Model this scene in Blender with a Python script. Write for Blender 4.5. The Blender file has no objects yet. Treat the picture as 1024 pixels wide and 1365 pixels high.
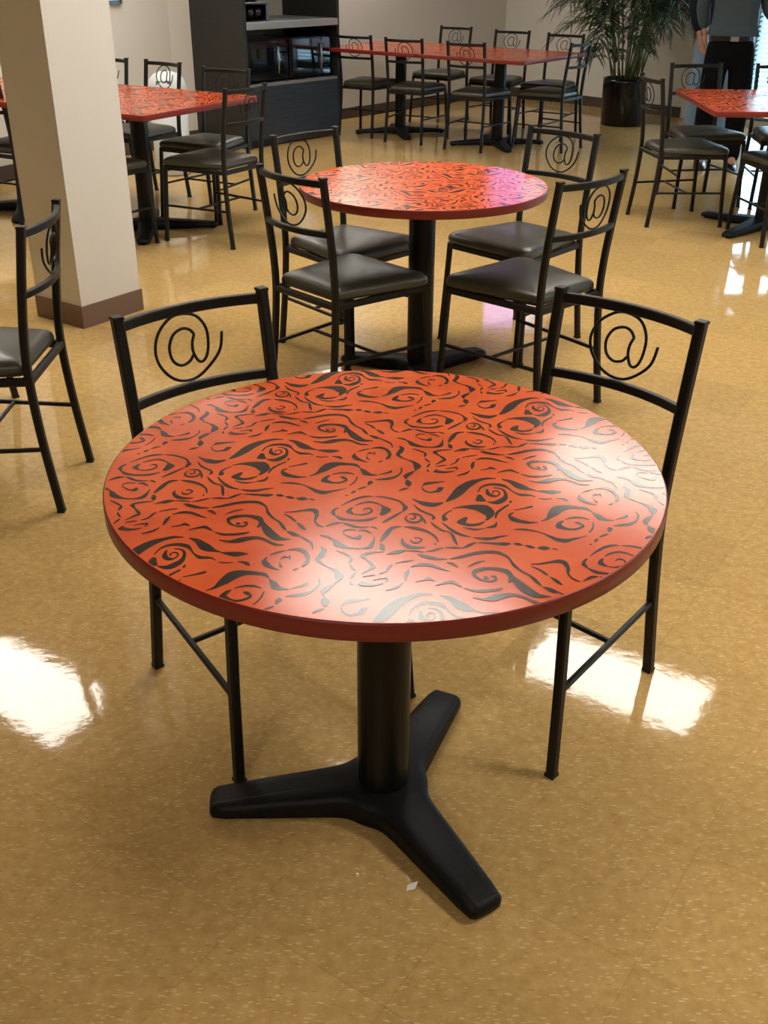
import bpy, bmesh, math, random
from mathutils import Vector, Matrix
random.seed(7)
S = bpy.context.scene
COL = S.collection
PI = math.pi

# ------------------------------------------------------------------ materials
def new_mat(name):
    m = bpy.data.materials.new(name); m.use_nodes = True
    nt = m.node_tree; b = nt.nodes['Principled BSDF']
    return m, nt, b
def mat(name, col, rough=0.5, metal=0.0, spec=0.5, var=0.0, vscale=8, bump=0.0, bscale=60, coat=0.0, coat_rough=0.05, sheen=0.0):
    m, nt, b = new_mat(name)
    b.inputs['Roughness'].default_value = rough
    b.inputs['Metallic'].default_value = metal
    b.inputs['Specular IOR Level'].default_value = spec
    b.inputs['Coat Weight'].default_value = coat
    b.inputs['Coat Roughness'].default_value = coat_rough
    tc = nt.nodes.new('ShaderNodeTexCoord')
    n = nt.nodes.new('ShaderNodeTexNoise'); n.inputs['Scale'].default_value = vscale; n.inputs['Detail'].default_value = 4
    nt.links.new(tc.outputs['Object'], n.inputs['Vector'])
    mx = nt.nodes.new('ShaderNodeMix'); mx.data_type = 'RGBA'
    c = Vector(col)
    mx.inputs[6].default_value = (*(c*(1-var)), 1); mx.inputs[7].default_value = (*(c*(1+var)), 1)
    nt.links.new(n.outputs['Fac'], mx.inputs[0]); nt.links.new(mx.outputs[2], b.inputs['Base Color'])
    if bump > 0:
        n2 = nt.nodes.new('ShaderNodeTexNoise'); n2.inputs['Scale'].default_value = bscale; n2.inputs['Detail'].default_value = 3
        nt.links.new(tc.outputs['Object'], n2.inputs['Vector'])
        bp = nt.nodes.new('ShaderNodeBump'); bp.inputs['Strength'].default_value = bump; bp.inputs['Distance'].default_value = 0.002
        nt.links.new(n2.outputs['Fac'], bp.inputs['Height']); nt.links.new(bp.outputs['Normal'], b.inputs['Normal'])
    return m
def emit_mat(name, col, st):
    m, nt, b = new_mat(name)
    b.inputs['Base Color'].default_value = (*col, 1)
    b.inputs['Emission Color'].default_value = (*col, 1); b.inputs['Emission Strength'].default_value = st
    return m

FLOOR_A = (0.47, 0.295, 0.100); FLOOR_B = (0.61, 0.41, 0.165); FLOOR_C = (0.85, 0.70, 0.42); FLOOR_D = (0.36, 0.22, 0.08)
FLOOR_ROUGH = 0.05; FLOOR_SPEC = 0.30
WALL = (0.68, 0.66, 0.61)
LAM1 = (0.74, 0.105, 0.026); LAM2 = (0.86, 0.15, 0.04); LAMR = 0.16; LAMS = 0.26
RIM = (0.20, 0.020, 0.016)
PANEL = 14.0; WORLD = 9.0; TVS = 2.4; EXPO = 0.6

def floor_mat():
    m, nt, b = new_mat('vinyl_floor')
    L = nt.links.new; N = nt.nodes.new
    tc = N('ShaderNodeTexCoord')
    rot = N('ShaderNodeMapping'); rot.inputs['Rotation'].default_value = (0, 0, math.radians(-56))
    L(tc.outputs['Object'], rot.inputs['Vector'])
    # 30 cm tiles: tint per tile and thin seams
    br = N('ShaderNodeTexBrick'); br.offset = 0.0; br.squash = 1.0
    br.inputs['Scale'].default_value = 1.0; br.inputs['Brick Width'].default_value = 0.305; br.inputs['Row Height'].default_value = 0.305
    br.inputs['Mortar Size'].default_value = 0.0008; br.inputs['Mortar Smooth'].default_value = 0.1
    br.inputs['Color1'].default_value = (0.93, 0.93, 0.93, 1); br.inputs['Color2'].default_value = (1.06, 1.06, 1.06, 1)
    br.inputs['Mortar'].default_value = (0.80, 0.79, 0.78, 1)
    L(rot.outputs['Vector'], br.inputs['Vector'])
    n1 = N('ShaderNodeTexNoise'); n1.inputs['Scale'].default_value = 38; n1.inputs['Detail'].default_value = 6; n1.inputs['Roughness'].default_value = 0.65
    L(tc.outputs['Object'], n1.inputs['Vector'])
    r1 = N('ShaderNodeValToRGB')
    r1.color_ramp.elements[0].position = 0.30; r1.color_ramp.elements[0].color = (*FLOOR_A, 1)
    r1.color_ramp.elements[1].position = 0.68; r1.color_ramp.elements[1].color = (*FLOOR_B, 1)
    L(n1.outputs['Fac'], r1.inputs['Fac'])
    # pale elongated flecks
    col = r1.outputs['Color']
    for ang, sc, th, tint in ((20, 40, 0.10, FLOOR_C), (-42, 52, 0.11, FLOOR_C), (75, 46, 0.09, FLOOR_C), (110, 34, 0.08, FLOOR_D)):
        mp = N('ShaderNodeMapping'); mp.inputs['Rotation'].default_value = (0, 0, math.radians(ang)); mp.inputs['Scale'].default_value = (1.0, 3.6, 1.0)
        mp.inputs['Location'].default_value = (ang*0.37, ang*0.11, 0)
        L(tc.outputs['Object'], mp.inputs['Vector'])
        nz = N('ShaderNodeTexNoise'); nz.inputs['Scale'].default_value = 14; L(tc.outputs['Object'], nz.inputs['Vector'])
        va = N('ShaderNodeVectorMath'); va.operation = 'MULTIPLY_ADD'
        va.inputs[1].default_value = (0.03, 0.03, 0.03)
        L(nz.outputs['Color'], va.inputs[0]); L(mp.outputs['Vector'], va.inputs[2])
        vo = N('ShaderNodeTexVoronoi'); vo.inputs['Scale'].default_value = sc; L(va.outputs['Vector'], vo.inputs['Vector'])
        # only some cells carry a fleck
        lt = N('ShaderNodeMath'); lt.operation = 'LESS_THAN'; lt.inputs[1].default_value = 0.24; L(vo.outputs['Distance'], lt.inputs[0])
        sp = N('ShaderNodeSeparateColor'); L(vo.outputs['Color'], sp.inputs['Color'])
        l2 = N('ShaderNodeMath'); l2.operation = 'LESS_THAN'; l2.inputs[1].default_value = th*3; L(sp.outputs['Red'], l2.inputs[0])
        ml = N('ShaderNodeMath'); ml.operation = 'MULTIPLY'; L(lt.outputs[0], ml.inputs[0]); L(l2.outputs[0], ml.inputs[1])
        m2 = N('ShaderNodeMath'); m2.operation = 'MULTIPLY'; m2.inputs[1].default_value = 0.42; L(ml.outputs[0], m2.inputs[0])
        mx = N('ShaderNodeMix'); mx.data_type = 'RGBA'; mx.inputs[7].default_value = (*tint, 1)
        L(m2.outputs[0], mx.inputs[0]); L(col, mx.inputs[6]); col = mx.outputs[2]
    mm = N('ShaderNodeMix'); mm.data_type = 'RGBA'; mm.blend_type = 'MULTIPLY'; mm.inputs[0].default_value = 1.0
    L(col, mm.inputs[6]); L(br.outputs['Color'], mm.inputs[7])
    L(mm.outputs[2], b.inputs['Base Color'])
    b.inputs['Roughness'].default_value = FLOOR_ROUGH
    b.inputs['Specular IOR Level'].default_value = FLOOR_SPEC
    # gentle waxed waviness
    nb = N('ShaderNodeTexNoise'); nb.inputs['Scale'].default_value = 22; nb.inputs['Detail'].default_value = 4; nb.inputs['Roughness'].default_value = 0.55
    L(tc.outputs['Object'], nb.inputs['Vector'])
    bp = N('ShaderNodeBump'); bp.inputs['Strength'].default_value = 0.22; bp.inputs['Distance'].default_value = 0.0012
    L(nb.outputs['Fac'], bp.inputs['Height']); L(bp.outputs['Normal'], b.inputs['Normal'])
    return m

def ceiling_mat():
    m, nt, b = new_mat('ceiling_tile')
    L = nt.links.new; N = nt.nodes.new
    tc = N('ShaderNodeTexCoord'); mp = N('ShaderNodeMapping'); mp.inputs['Rotation'].default_value = (0, 0, math.radians(-56))
    L(tc.outputs['Object'], mp.inputs['Vector'])
    br = N('ShaderNodeTexBrick'); br.offset = 0.0
    br.inputs['Scale'].default_value = 1; br.inputs['Brick Width'].default_value = 0.61; br.inputs['Row Height'].default_value = 0.61
    br.inputs['Mortar Size'].default_value = 0.012
    br.inputs['Color1'].default_value = (0.60, 0.58, 0.53, 1); br.inputs['Color2'].default_value = (0.64, 0.62, 0.57, 1); br.inputs['Mortar'].default_value = (0.70, 0.69, 0.66, 1)
    L(mp.outputs['Vector'], br.inputs['Vector']); L(br.outputs['Color'], b.inputs['Base Color'])
    b.inputs['Roughness'].default_value = 0.9
    return m

def laminate_mat(name, c1, c2, rough):
    m, nt, b = new_mat(name)
    L = nt.links.new; N = nt.nodes.new
    tc = N('ShaderNodeTexCoord')
    n = N('ShaderNodeTexNoise'); n.inputs['Scale'].default_value = 9; n.inputs['Detail'].default_value = 3
    L(tc.outputs['Object'], n.inputs['Vector'])
    r = N('ShaderNodeValToRGB'); r.color_ramp.elements[0].position = 0.35; r.color_ramp.elements[1].position = 0.65
    r.color_ramp.elements[0].color = (*c1, 1); r.color_ramp.elements[1].color = (*c2, 1)
    L(n.outputs['Fac'], r.inputs['Fac']); L(r.outputs['Color'], b.inputs['Base Color'])
    b.inputs['Roughness'].default_value = rough; b.inputs['Specular IOR Level'].default_value = LAMS
    nb = N('ShaderNodeTexNoise'); nb.inputs['Scale'].default_value = 400; L(tc.outputs['Object'], nb.inputs['Vector'])
    bp = N('ShaderNodeBump'); bp.inputs['Strength'].default_value = 0.05; bp.inputs['Distance'].default_value = 0.0005
    L(nb.outputs['Fac'], bp.inputs['Height']); L(bp.outputs['Normal'], b.inputs['Normal'])
    return m

def woodgrain_mat(name, c1, c2, rough):
    m, nt, b = new_mat(name)
    L = nt.links.new; N = nt.nodes.new
    tc = N('ShaderNodeTexCoord'); mp = N('ShaderNodeMapping'); mp.inputs['Scale'].default_value = (1.2, 1.2, 26)
    L(tc.outputs['Object'], mp.inputs['Vector'])
    n = N('ShaderNodeTexNoise'); n.inputs['Scale'].default_value = 3; n.inputs['Detail'].default_value = 6
    L(mp.outputs['Vector'], n.inputs['Vector'])
    r = N('ShaderNodeValToRGB'); r.color_ramp.elements[0].position = 0.35; r.color_ramp.elements[1].position = 0.7
    r.color_ramp.elements[0].color = (*c1, 1); r.color_ramp.elements[1].color = (*c2, 1)
    L(n.outputs['Fac'], r.inputs['Fac']); L(r.outputs['Color'], b.inputs['Base Color'])
    b.inputs['Roughness'].default_value = rough
    return m

def slat_mat():
    m, nt, b = new_mat('blind_slat')
    b.inputs['Base Color'].default_value = (0.72, 0.76, 0.78, 1); b.inputs['Roughness'].default_value = 0.5
    t = nt.nodes.new('ShaderNodeBsdfTranslucent'); t.inputs['Color'].default_value = (0.6, 0.75, 0.85, 1)
    mx = nt.nodes.new('ShaderNodeMixShader'); mx.inputs[0].default_value = 0.45
    nt.links.new(b.outputs[0], mx.inputs[1]); nt.links.new(t.outputs[0], mx.inputs[2])
    nt.links.new(mx.outputs[0], nt.nodes['Material Output'].inputs['Surface'])
    return m
def glass_mat():
    m, nt, b = new_mat('window_glass')
    t = nt.nodes.new('ShaderNodeBsdfTransparent'); g = nt.nodes.new('ShaderNodeBsdfGlossy'); g.inputs['Roughness'].default_value = 0.02
    f = nt.nodes.new('ShaderNodeFresnel'); f.inputs['IOR'].default_value = 1.45
    mx = nt.nodes.new('ShaderNodeMixShader')
    nt.links.new(f.outputs[0], mx.inputs[0]); nt.links.new(t.outputs[0], mx.inputs[1]); nt.links.new(g.outputs[0], mx.inputs[2])
    nt.links.new(mx.outputs[0], nt.nodes['Material Output'].inputs['Surface'])
    return m



M = {}
M['floor'] = floor_mat()
M['ceiling'] = ceiling_mat()
M['wall'] = mat('wall_paint', WALL, 0.75, var=0.02, vscale=3, bump=0.1, bscale=180)
M['base_brown'] = mat('brown_vinyl_base', (0.17, 0.105, 0.075), 0.45, var=0.05)
M['base_dark'] = mat('dark_vinyl_base', (0.075, 0.055, 0.042), 0.5, var=0.05)
M['metal'] = mat('powder_coated_steel', (0.009, 0.0085, 0.008), 0.42, spec=0.27, var=0.12, vscale=40, bump=0.12, bscale=500)
M['cast'] = mat('black_cast_iron', (0.0055, 0.0055, 0.006), 0.5, spec=0.2, var=0.2, vscale=30, bump=0.3, bscale=260)
M['column'] = mat('black_column_paint', (0.005, 0.005, 0.005), 0.38, spec=0.27, var=0.12, vscale=20, bump=0.15, bscale=400)
M['rubber'] = mat('black_rubber', (0.012, 0.012, 0.012), 0.7, var=0.1)
M['vinyl'] = mat('olive_grey_vinyl', (0.044, 0.043, 0.030), 0.36, spec=0.6, var=0.08, vscale=12, bump=0.25, bscale=220)
M['lam'] = laminate_mat('orange_laminate', LAM1, LAM2, LAMR)
M['ink'] = laminate_mat('charcoal_swirl', (0.022, 0.018, 0.017), (0.034, 0.027, 0.025), LAMR)
M['rim'] = mat('dark_red_rim', RIM, 0.38, spec=0.45, var=0.06, vscale=14)
M['under'] = mat('brown_backer', (0.12, 0.08, 0.06), 0.8)
M['cab'] = woodgrain_mat('black_woodgrain', (0.013, 0.016, 0.021), (0.027, 0.032, 0.040), 0.42)
M['cab_side'] = woodgrain_mat('black_side_panel', (0.011, 0.0105, 0.010), (0.016, 0.015, 0.014), 0.5)
M['cab_in'] = mat('niche_and_shade_black', (0.006, 0.006, 0.007), 0.6)
M['cab_back'] = mat('grey_backsplash', (0.42, 0.42, 0.40), 0.5, var=0.03)
M['counter'] = mat('grey_counter', (0.27, 0.29, 0.31), 0.4, var=0.05, vscale=60)
M['edge'] = mat('grey_edge_band', (0.20, 0.21, 0.22), 0.5)
M['gloss_black'] = mat('glossy_black_plastic', (0.006, 0.006, 0.008), 0.10, spec=0.7)
M['dark_glass'] = mat('oven_door_glass', (0.004, 0.006, 0.010), 0.04, spec=0.8)
M['steel'] = mat('brushed_steel', (0.35, 0.38, 0.42), 0.3, metal=0.9, var=0.1, vscale=30)
M['white_plastic'] = mat('white_plastic', (0.62, 0.66, 0.66), 0.4, var=0.02)
M['pot'] = mat('black_glazed_pot', (0.004, 0.004, 0.005), 0.14, spec=0.4)
M['soil'] = mat('potting_soil', (0.03, 0.02, 0.013), 0.95, var=0.3, vscale=50, bump=0.8, bscale=60)
M['cane'] = mat('green_cane', (0.10, 0.13, 0.05), 0.5, var=0.25, vscale=15)
M['leaf'] = mat('palm_leaf', (0.028, 0.060, 0.024), 0.5, var=0.35, vscale=5)
M['skin'] = mat('skin', (0.50, 0.27, 0.19), 0.5, var=0.05)
M['black_cloth'] = mat('black_trouser_cloth', (0.004, 0.004, 0.005), 0.9, spec=0.1, var=0.2, bump=0.3, bscale=300)
M['denim_shirt'] = mat('faded_denim_shirt', (0.060, 0.085, 0.105), 0.9, spec=0.15, var=0.25, vscale=6, bump=0.4, bscale=200)
M['navy_cloth'] = mat('navy_shirt_cloth', (0.014, 0.018, 0.032), 0.9, spec=0.1, var=0.2, bump=0.3, bscale=200)
M['jeans'] = mat('light_blue_denim', (0.17, 0.27, 0.42), 0.85, var=0.18, vscale=10, bump=0.4, bscale=260)
M['hair'] = mat('dark_brown_hair', (0.03, 0.018, 0.010), 0.6, var=0.4, vscale=60, bump=0.8, bscale=150)
M['leather'] = mat('black_leather', (0.010, 0.009, 0.009), 0.3)
M['eye'] = mat('eye_dark', (0.06, 0.045, 0.035), 0.3)
M['paper'] = mat('white_paper', (0.75, 0.74, 0.70), 0.8)
M['slat'] = slat_mat()
M['glass'] = glass_mat()
M['frame_metal'] = mat('window_frame_metal', (0.30, 0.32, 0.34), 0.4, metal=0.3)
M['panel_frame'] = mat('light_frame_white', (0.7, 0.7, 0.68), 0.5)
M['diffuser'] = emit_mat('fluorescent_diffuser', (1.0, 0.955, 0.87), PANEL)

# ------------------------------------------------------------------ mesh helpers
class MB:
    def __init__(s): s.v = []; s.f = []; s.m = []; s.sm = []
    def add(s, vs, fs, mi=0, smooth=False):
        o = len(s.v); s.v += [tuple(p) for p in vs]
        for f in fs: s.f.append([o+i for i in f]); s.m.append(mi); s.sm.append(smooth)
        return s
    def box(s, c, d, rz=0, mi=0, bev=0.0):
        cx, cy, cz = c; x, y, z = d[0]/2, d[1]/2, d[2]/2
        if bev > 0:
            b = min(bev, x*.9, y*.9, z*.9)
            rings = []
            for (zz, k) in ((-z, b), (-z+b, 0), (z-b, 0), (z, b)):
                X, Y = x-k, y-k
                rings.append([(X-b*(k == 0)*0-0, -Y, zz), (X, Y, zz), (-X, Y, zz), (-X, -Y, zz)])
            vs = []
            for r in rings:
                ring = []
                for (px, py, pz) in [(r[0][0], r[0][1], r[0][2]), (r[1][0], r[1][1], r[1][2]), (r[2][0], r[2][1], r[2][2]), (r[3][0], r[3][1], r[3][2])]:
                    ring.append((px, py, pz))
                # chamfer the corners
                X = abs(ring[0][0]); Y = abs(ring[0][1]); pz = ring[0][2]; e = b*.8
                vs += [(X, -Y+e, pz), (X, Y-e, pz), (X-e, Y, pz), (-X+e, Y, pz), (-X, Y-e, pz), (-X, -Y+e, pz), (-X+e, -Y, pz), (X-e, -Y, pz)]
            fs = []
            for r in range(3):
                for i in range(8):
                    j = (i+1) % 8; fs.append([r*8+i, r*8+j, r*8+8+j, r*8+8+i])
            fs.append(list(range(7, -1, -1))); fs.append([24+i for i in range(8)])
        else:
            vs = [(sx*x, sy*y, sz*z) for sz in (-1, 1) for sx, sy in ((-1, -1), (1, -1), (1, 1), (-1, 1))]
            fs = [[3, 2, 1, 0], [4, 5, 6, 7], [0, 1, 5, 4], [1, 2, 6, 5], [2, 3, 7, 6], [3, 0, 4, 7]]
        ca, sa = math.cos(rz), math.sin(rz)
        return s.add([(cx+px*ca-py*sa, cy+px*sa+py*ca, cz+pz) for px, py, pz in vs], fs, mi)
    def sweep(s, pts, sec, up=(0, 0, 1), scales=None, closed=False, mi=0, smooth=None):
        pts = [Vector(p) for p in pts]; n = len(pts); up = Vector(up); k = len(sec); vs = []
        if smooth is None: smooth = not (len(sec) == 8 and abs(abs(sec[0][0])-abs(sec[1][0])) < 1e-9)
        for i, p in enumerate(pts):
            if closed: t = pts[(i+1) % n]-pts[i-1]
            else: t = pts[min(i+1, n-1)]-pts[max(i-1, 0)]
            t.normalize()
            a = up.cross(t)
            if a.length < 1e-4: a = Vector((1, 0, 0)).cross(t)
            a.normalize(); b = t.cross(a)
            sc = scales[i] if scales else 1
            for (x, y) in sec: vs.append(p+a*x*sc+b*y*sc)
        fs = []
        for i in range(n if closed else n-1):
            for j in range(k):
                q = (j+1) % k; i2 = (i+1) % n
                fs.append([i*k+j, i*k+q, i2*k+q, i2*k+j])
        if not closed:
            fs.append([j for j in range(k-1, -1, -1)]); fs.append([(n-1)*k+j for j in range(k)])
        return s.add(vs, fs, mi, smooth)
    def lathe(s, prof, c=(0, 0, 0), n=32, mi=0, smooth=True, sy=1.0):
        vs = []
        for r, z in prof:
            for i in range(n):
                a = 2*PI*i/n; vs.append((c[0]+r*math.cos(a), c[1]+r*math.sin(a)*sy, c[2]+z))
        fs = [[j*n+i, j*n+(i+1) % n, (j+1)*n+(i+1) % n, (j+1)*n+i] for j in range(len(prof)-1) for i in range(n)]
        fs.append([i for i in range(n-1, -1, -1)]); fs.append([(len(prof)-1)*n+i for i in range(n)])
        return s.add(vs, fs, mi, smooth)
    def build(s, name, mats, parent=None, loc=None):
        me = bpy.data.meshes.new(name); me.from_pydata(s.v, [], s.f)
        if not isinstance(mats, (list, tuple)): mats = [mats]
        for m in mats: me.materials.append(m)
        for p, mi, sm in zip(me.polygons, s.m, s.sm): p.material_index = mi; p.use_smooth = sm
        bm = bmesh.new(); bm.from_mesh(me)
        if not getattr(s, 'keep', False): bmesh.ops.recalc_face_normals(bm, faces=bm.faces)
        bm.to_mesh(me); bm.free(); me.update()
        o = bpy.data.objects.new(name, me); COL.objects.link(o)
        if parent: o.parent = parent
        if loc: o.location = loc
        return o
def rect_sec(w, h, c=0.18):
    x, y = w/2, h/2; e = min(w, h)*c
    return [(x, -y+e), (x, y-e), (x-e, y), (-x+e, y), (-x, y-e), (-x, -y+e), (-x+e, -y), (x-e, -y)]
def round_sec(r, n=8): return [(r*math.cos(2*PI*i/n), r*math.sin(2*PI*i/n)) for i in range(n)]
def spline(P, sub=6):
    out = []; n = len(P); d = len(P[0])
    for i in range(n-1):
        p0 = P[max(i-1, 0)]; p1 = P[i]; p2 = P[i+1]; p3 = P[min(i+2, n-1)]
        for k in range(sub):
            t = k/sub
            out.append(tuple(0.5*(2*p1[j]+(p2[j]-p0[j])*t+(2*p0[j]-5*p1[j]+4*p2[j]-p3[j])*t*t+(3*p1[j]-p0[j]-3*p2[j]+p3[j])*t**3) for j in range(d)))
    out.append(tuple(P[-1])); return out
def flat_shade(o):
    for p in o.data.polygons: p.use_smooth = False
    return o
def tag(o, label=None, cat=None, group=None, kind=None):
    if label: o['label'] = label
    if cat: o['category'] = cat
    if group: o['group'] = group
    if kind: o['kind'] = kind
    return o
def empty(name, loc, rz=0.0):
    o = bpy.data.objects.new(name, None); o.empty_display_size = 0.1; COL.objects.link(o)
    o.location = loc; o.rotation_euler = (0, 0, rz); return o
def copy_tree(o, parent=None):
    c = o.copy(); COL.objects.link(c)
    if parent: c.parent = parent
    for ch in list(o.children): copy_tree(ch, c)
    return c

# ------------------------------------------------------------------ room shell
H = 2.75
P0 = Vector((1.38, 13.33)); D1 = Vector((0.6607, -0.7507)).normalized()
P1 = P0 + D1*13.0; P2 = P1 + Vector((-0.7507, -0.6607))*15.0
PM = Vector((-1.82, 9.55)); P3 = PM + Vector((-0.5225, -0.8526))*14.0
ring = [P0, PM, P3, P2, P1]
def slab(name, z0, z1, m):
    b = MB(); n = len(ring)
    cen = sum(ring, Vector((0, 0)))/n
    rr = [p+(p-cen).normalized()*0.3 for p in ring]
    b.add([(p.x, p.y, z0) for p in rr]+[(p.x, p.y, z1) for p in rr],
          [list(range(n)), [n+i for i in range(n)]]+[[i, (i+1) % n, n+(i+1) % n, n+i] for i in range(n)])
    return tag(b.build(name, m), kind='structure')
slab('floor', -0.1, 0.0, M['floor'])
slab('ceiling', H, H+0.1, M['ceiling'])
cen = Vector((0, 4))
def wall_box(b, A, B, s0, s1, z0, z1, t=0.15, off=0.0):
    d = (B-A).normalized(); nrm = Vector((-d.y, d.x))
    if (A+nrm-cen).length < (A-cen).length or nrm.dot(cen-A) > 0: nrm = -nrm      # outward
    q0 = A+d*s0; q1 = A+d*s1; i = nrm*(-off); o = nrm*t
    base = [q0+i, q1+i, q1+o, q0+o]
    b.add([(p.x, p.y, z0) for p in base]+[(p.x, p.y, z1) for p in base],
          [[3, 2, 1, 0], [4, 5, 6, 7], [0, 1, 5, 4], [1, 2, 6, 5], [2, 3, 7, 6], [3, 0, 4, 7]])
def wall(name, A, B, wins=()):
    b = MB(); L = (B-A).length; s = 0.0
    for (a, c, z0, z1) in wins:
        wall_box(b, A, B, s, a, 0, H); wall_box(b, A, B, a, c, 0, z0); wall_box(b, A, B, a, c, z1, H); s = c
    wall_box(b, A, B, s, L, 0, H)
    return tag(b.build(name, M['wall']), kind='structure')
WINS = [(3.22, 4.82, 0.06, 2.3), (5.6, 7.2, 0.06, 2.3), (8.0, 9.6, 0.06, 2.3), (10.4, 12.0, 0.06, 2.3)]  # last two windows are unseen, added for more daylight
wall('wall_left_rear', P0, PM); wall('wall_left', PM, P3); wall('wall_back', P3, P2); wall('wall_front_right', P2, P1); wall('wall_right', P0, P1, WINS)
def skirting(name, A, B, s0, s1, m, h=0.1):
    b = MB(); wall_box(b, A, B, s0, s1, 0, h, t=0.0, off=0.012); return tag(b.build(name, m), kind='structure')
skirting('baseboard_left_rear', P0, PM, 0.02, 4.9, M['base_dark']); skirting('baseboard_left', PM, P3, 0.05, 13.9, M['base_dark'])
skirting('baseboard_right', P0, P1, 0.02, 2.52, M['base_dark'])
# pillar with its brown vinyl base
pf = Vector((-1.357, 4.512)); pu = Vector((0.573, 0.819)); pv = Vector((-0.819, 0.573)); pa, pb = 0.350, 0.31
def pillar_ring(e):
    return [pf-pu*e-pv*e, pf+pu*(pa+e)-pv*e, pf+pu*(pa+e)+pv*(pb+e), pf-pu*e+pv*(pb+e)]
def prism(name, ringp, z0, z1, m):
    b = MB(); n = len(ringp)
    b.add([(p.x, p.y, z0) for p in ringp]+[(p.x, p.y, z1) for p in ringp],
          [list(range(n)), [n+i for i in range(n)]]+[[i, (i+1) % n, n+(i+1) % n, n+i] for i in range(n)])
    return b.build(name, m)
tag(prism('wall_pillar', pillar_ring(0.0), 0, H, M['wall']), kind='structure')
b = MB(); o_ = pillar_ring(0.006); i_ = pillar_ring(-0.0)
for k in range(4):
    a1, a2, c1, c2 = o_[k], o_[(k+1) % 4], i_[k], i_[(k+1) % 4]
    b.add([(a1.x, a1.y, 0), (a2.x, a2.y, 0), (c2.x, c2.y, 0), (c1.x, c1.y, 0), (a1.x, a1.y, .1), (a2.x, a2.y, .1), (c2.x, c2.y, .1), (c1.x, c1.y, .1)],
          [[3, 2, 1, 0], [4, 5, 6, 7], [0, 1, 5, 4], [2, 3, 7, 6]])
tag(b.build('baseboard_pillar', M['base_brown']), kind='structure')

# windows with blinds in the right wall
nin = Vector((D1.y, -D1.x))
if nin.dot(cen-P0) < 0: nin = -nin
ang_r = math.atan2(D1.y, D1.x)
for k, (a, c, z0, z1) in enumerate(WINS):
    w = empty('window_%d' % (k+1), (*(P0+D1*(a+c)/2), 0), ang_r); tag(w, kind='structure')
    sgn = -1 if Vector((-D1.y, D1.x)).dot(nin) < 0 else 1       # local +y towards inside = sgn
    W = c-a
    fb = MB()
    for x in (-W/2+.02, W/2-.02, 0.0): fb.box((x, -sgn*.08, (z0+z1)/2), (.04, .05, z1-z0))
    for z in (z0+.02, z1-.02, 1.1): fb.box((0, -sgn*.08, z), (W, .05, .04))
    fb.build('window_frame', M['frame_metal'], w)
    MB().box((0, -sgn*.085, (z0+z1)/2), (W-.06, .006, z1-z0-.06)).build('window_pane', M['glass'], w)
    bl = empty('window_blind', (*(P0+D1*(a+c)/2), 0), ang_r)
    tag(bl, ['pale horizontal slat blind closed over the bright window nearest the potted palm', 'pale slat blind over the second window from the far corner',
             'pale slat blind over the unseen added third window from the far corner', 'pale slat blind over the unseen added window farthest from the far corner'][k], 'blind', 'window blinds along the right wall')
    sb = MB(); z = z0+.06
    while z < z1-.05:
        t = math.radians(38 if k == 0 else 66); hw = .024
        dy, dz = math.cos(t)*hw, math.sin(t)*hw
        y0 = -sgn*.03
        sb.add([(-W/2+.03, y0-dy, z-dz), (W/2-.03, y0-dy, z-dz), (W/2-.03, y0, z+.003), (-W/2+.03, y0, z+.003), (W/2-.03, y0+dy, z+dz), (-W/2+.03, y0+dy, z+dz)], [[0, 1, 2, 3], [3, 2, 4, 5]])
        z += .042
    sb.build('slats', M['slat'], bl)
    MB().box((0, -sgn*.03, z1-.03), (W-.04, .05, .05)).build('head_rail', M['frame_metal'], bl)
    MB().box((0, -sgn*.03, z0+.025), (W-.05, .045, .02)).build('bottom_rail', M['frame_metal'], bl)

# fluorescent ceiling panels
def make_panel():
    r = empty('ceiling_light', (0, 0, 0))
    fb = MB()
    for s in (-1, 1):
        fb.box((0, s*.295, -.012), (1.22, .02, .024)); fb.box((s*.60, 0, -.012), (.02, .57, .024))
    fb.build('frame', M['panel_frame'], r)
    MB().box((0, 0, -.006), (1.18, .57, .008)).build('diffuser', M['diffuser'], r)
    return r
lp = [(1.53, 5.53, 'lit ceiling light panel mirrored in the floor beside the right front chair'),
      (-2.33, 5.41, 'lit ceiling light panel mirrored white in the floor at left edge'),
      (0.06, 4.12, 'lit ceiling light panel mirrored in the near edge of the front round table'),
      (2.3, 1.5, 'unseen fill light panel added on the ceiling to the right of the camera'),  # added out of view for overall fill
      (-1.0, -1.5, 'unseen fill light panel added on the ceiling behind the camera on the left'),  # unseen, added to lift the general light level
      (4.6, 3.2, 'unseen fill light panel added on the ceiling nearest the window wall'),  # added out of view to light the room from the right
      (-1.6, 7.9, 'unseen fill light panel added above the left row of square tables'),  # unseen panel added to brighten the left table zone
      (-.3, 10.7, 'unseen fill light panel added above the far square tables')]  # unseen panel added to brighten the far left wall
pan = make_panel()
for i, (x, y, lab) in enumerate(lp):
    o = pan if i == 0 else copy_tree(pan)
    o.location = (x, y, H); o.rotation_euler = (0, 0, math.radians(146)); tag(o, lab, 'ceiling light', 'fluorescent ceiling panels')

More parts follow.
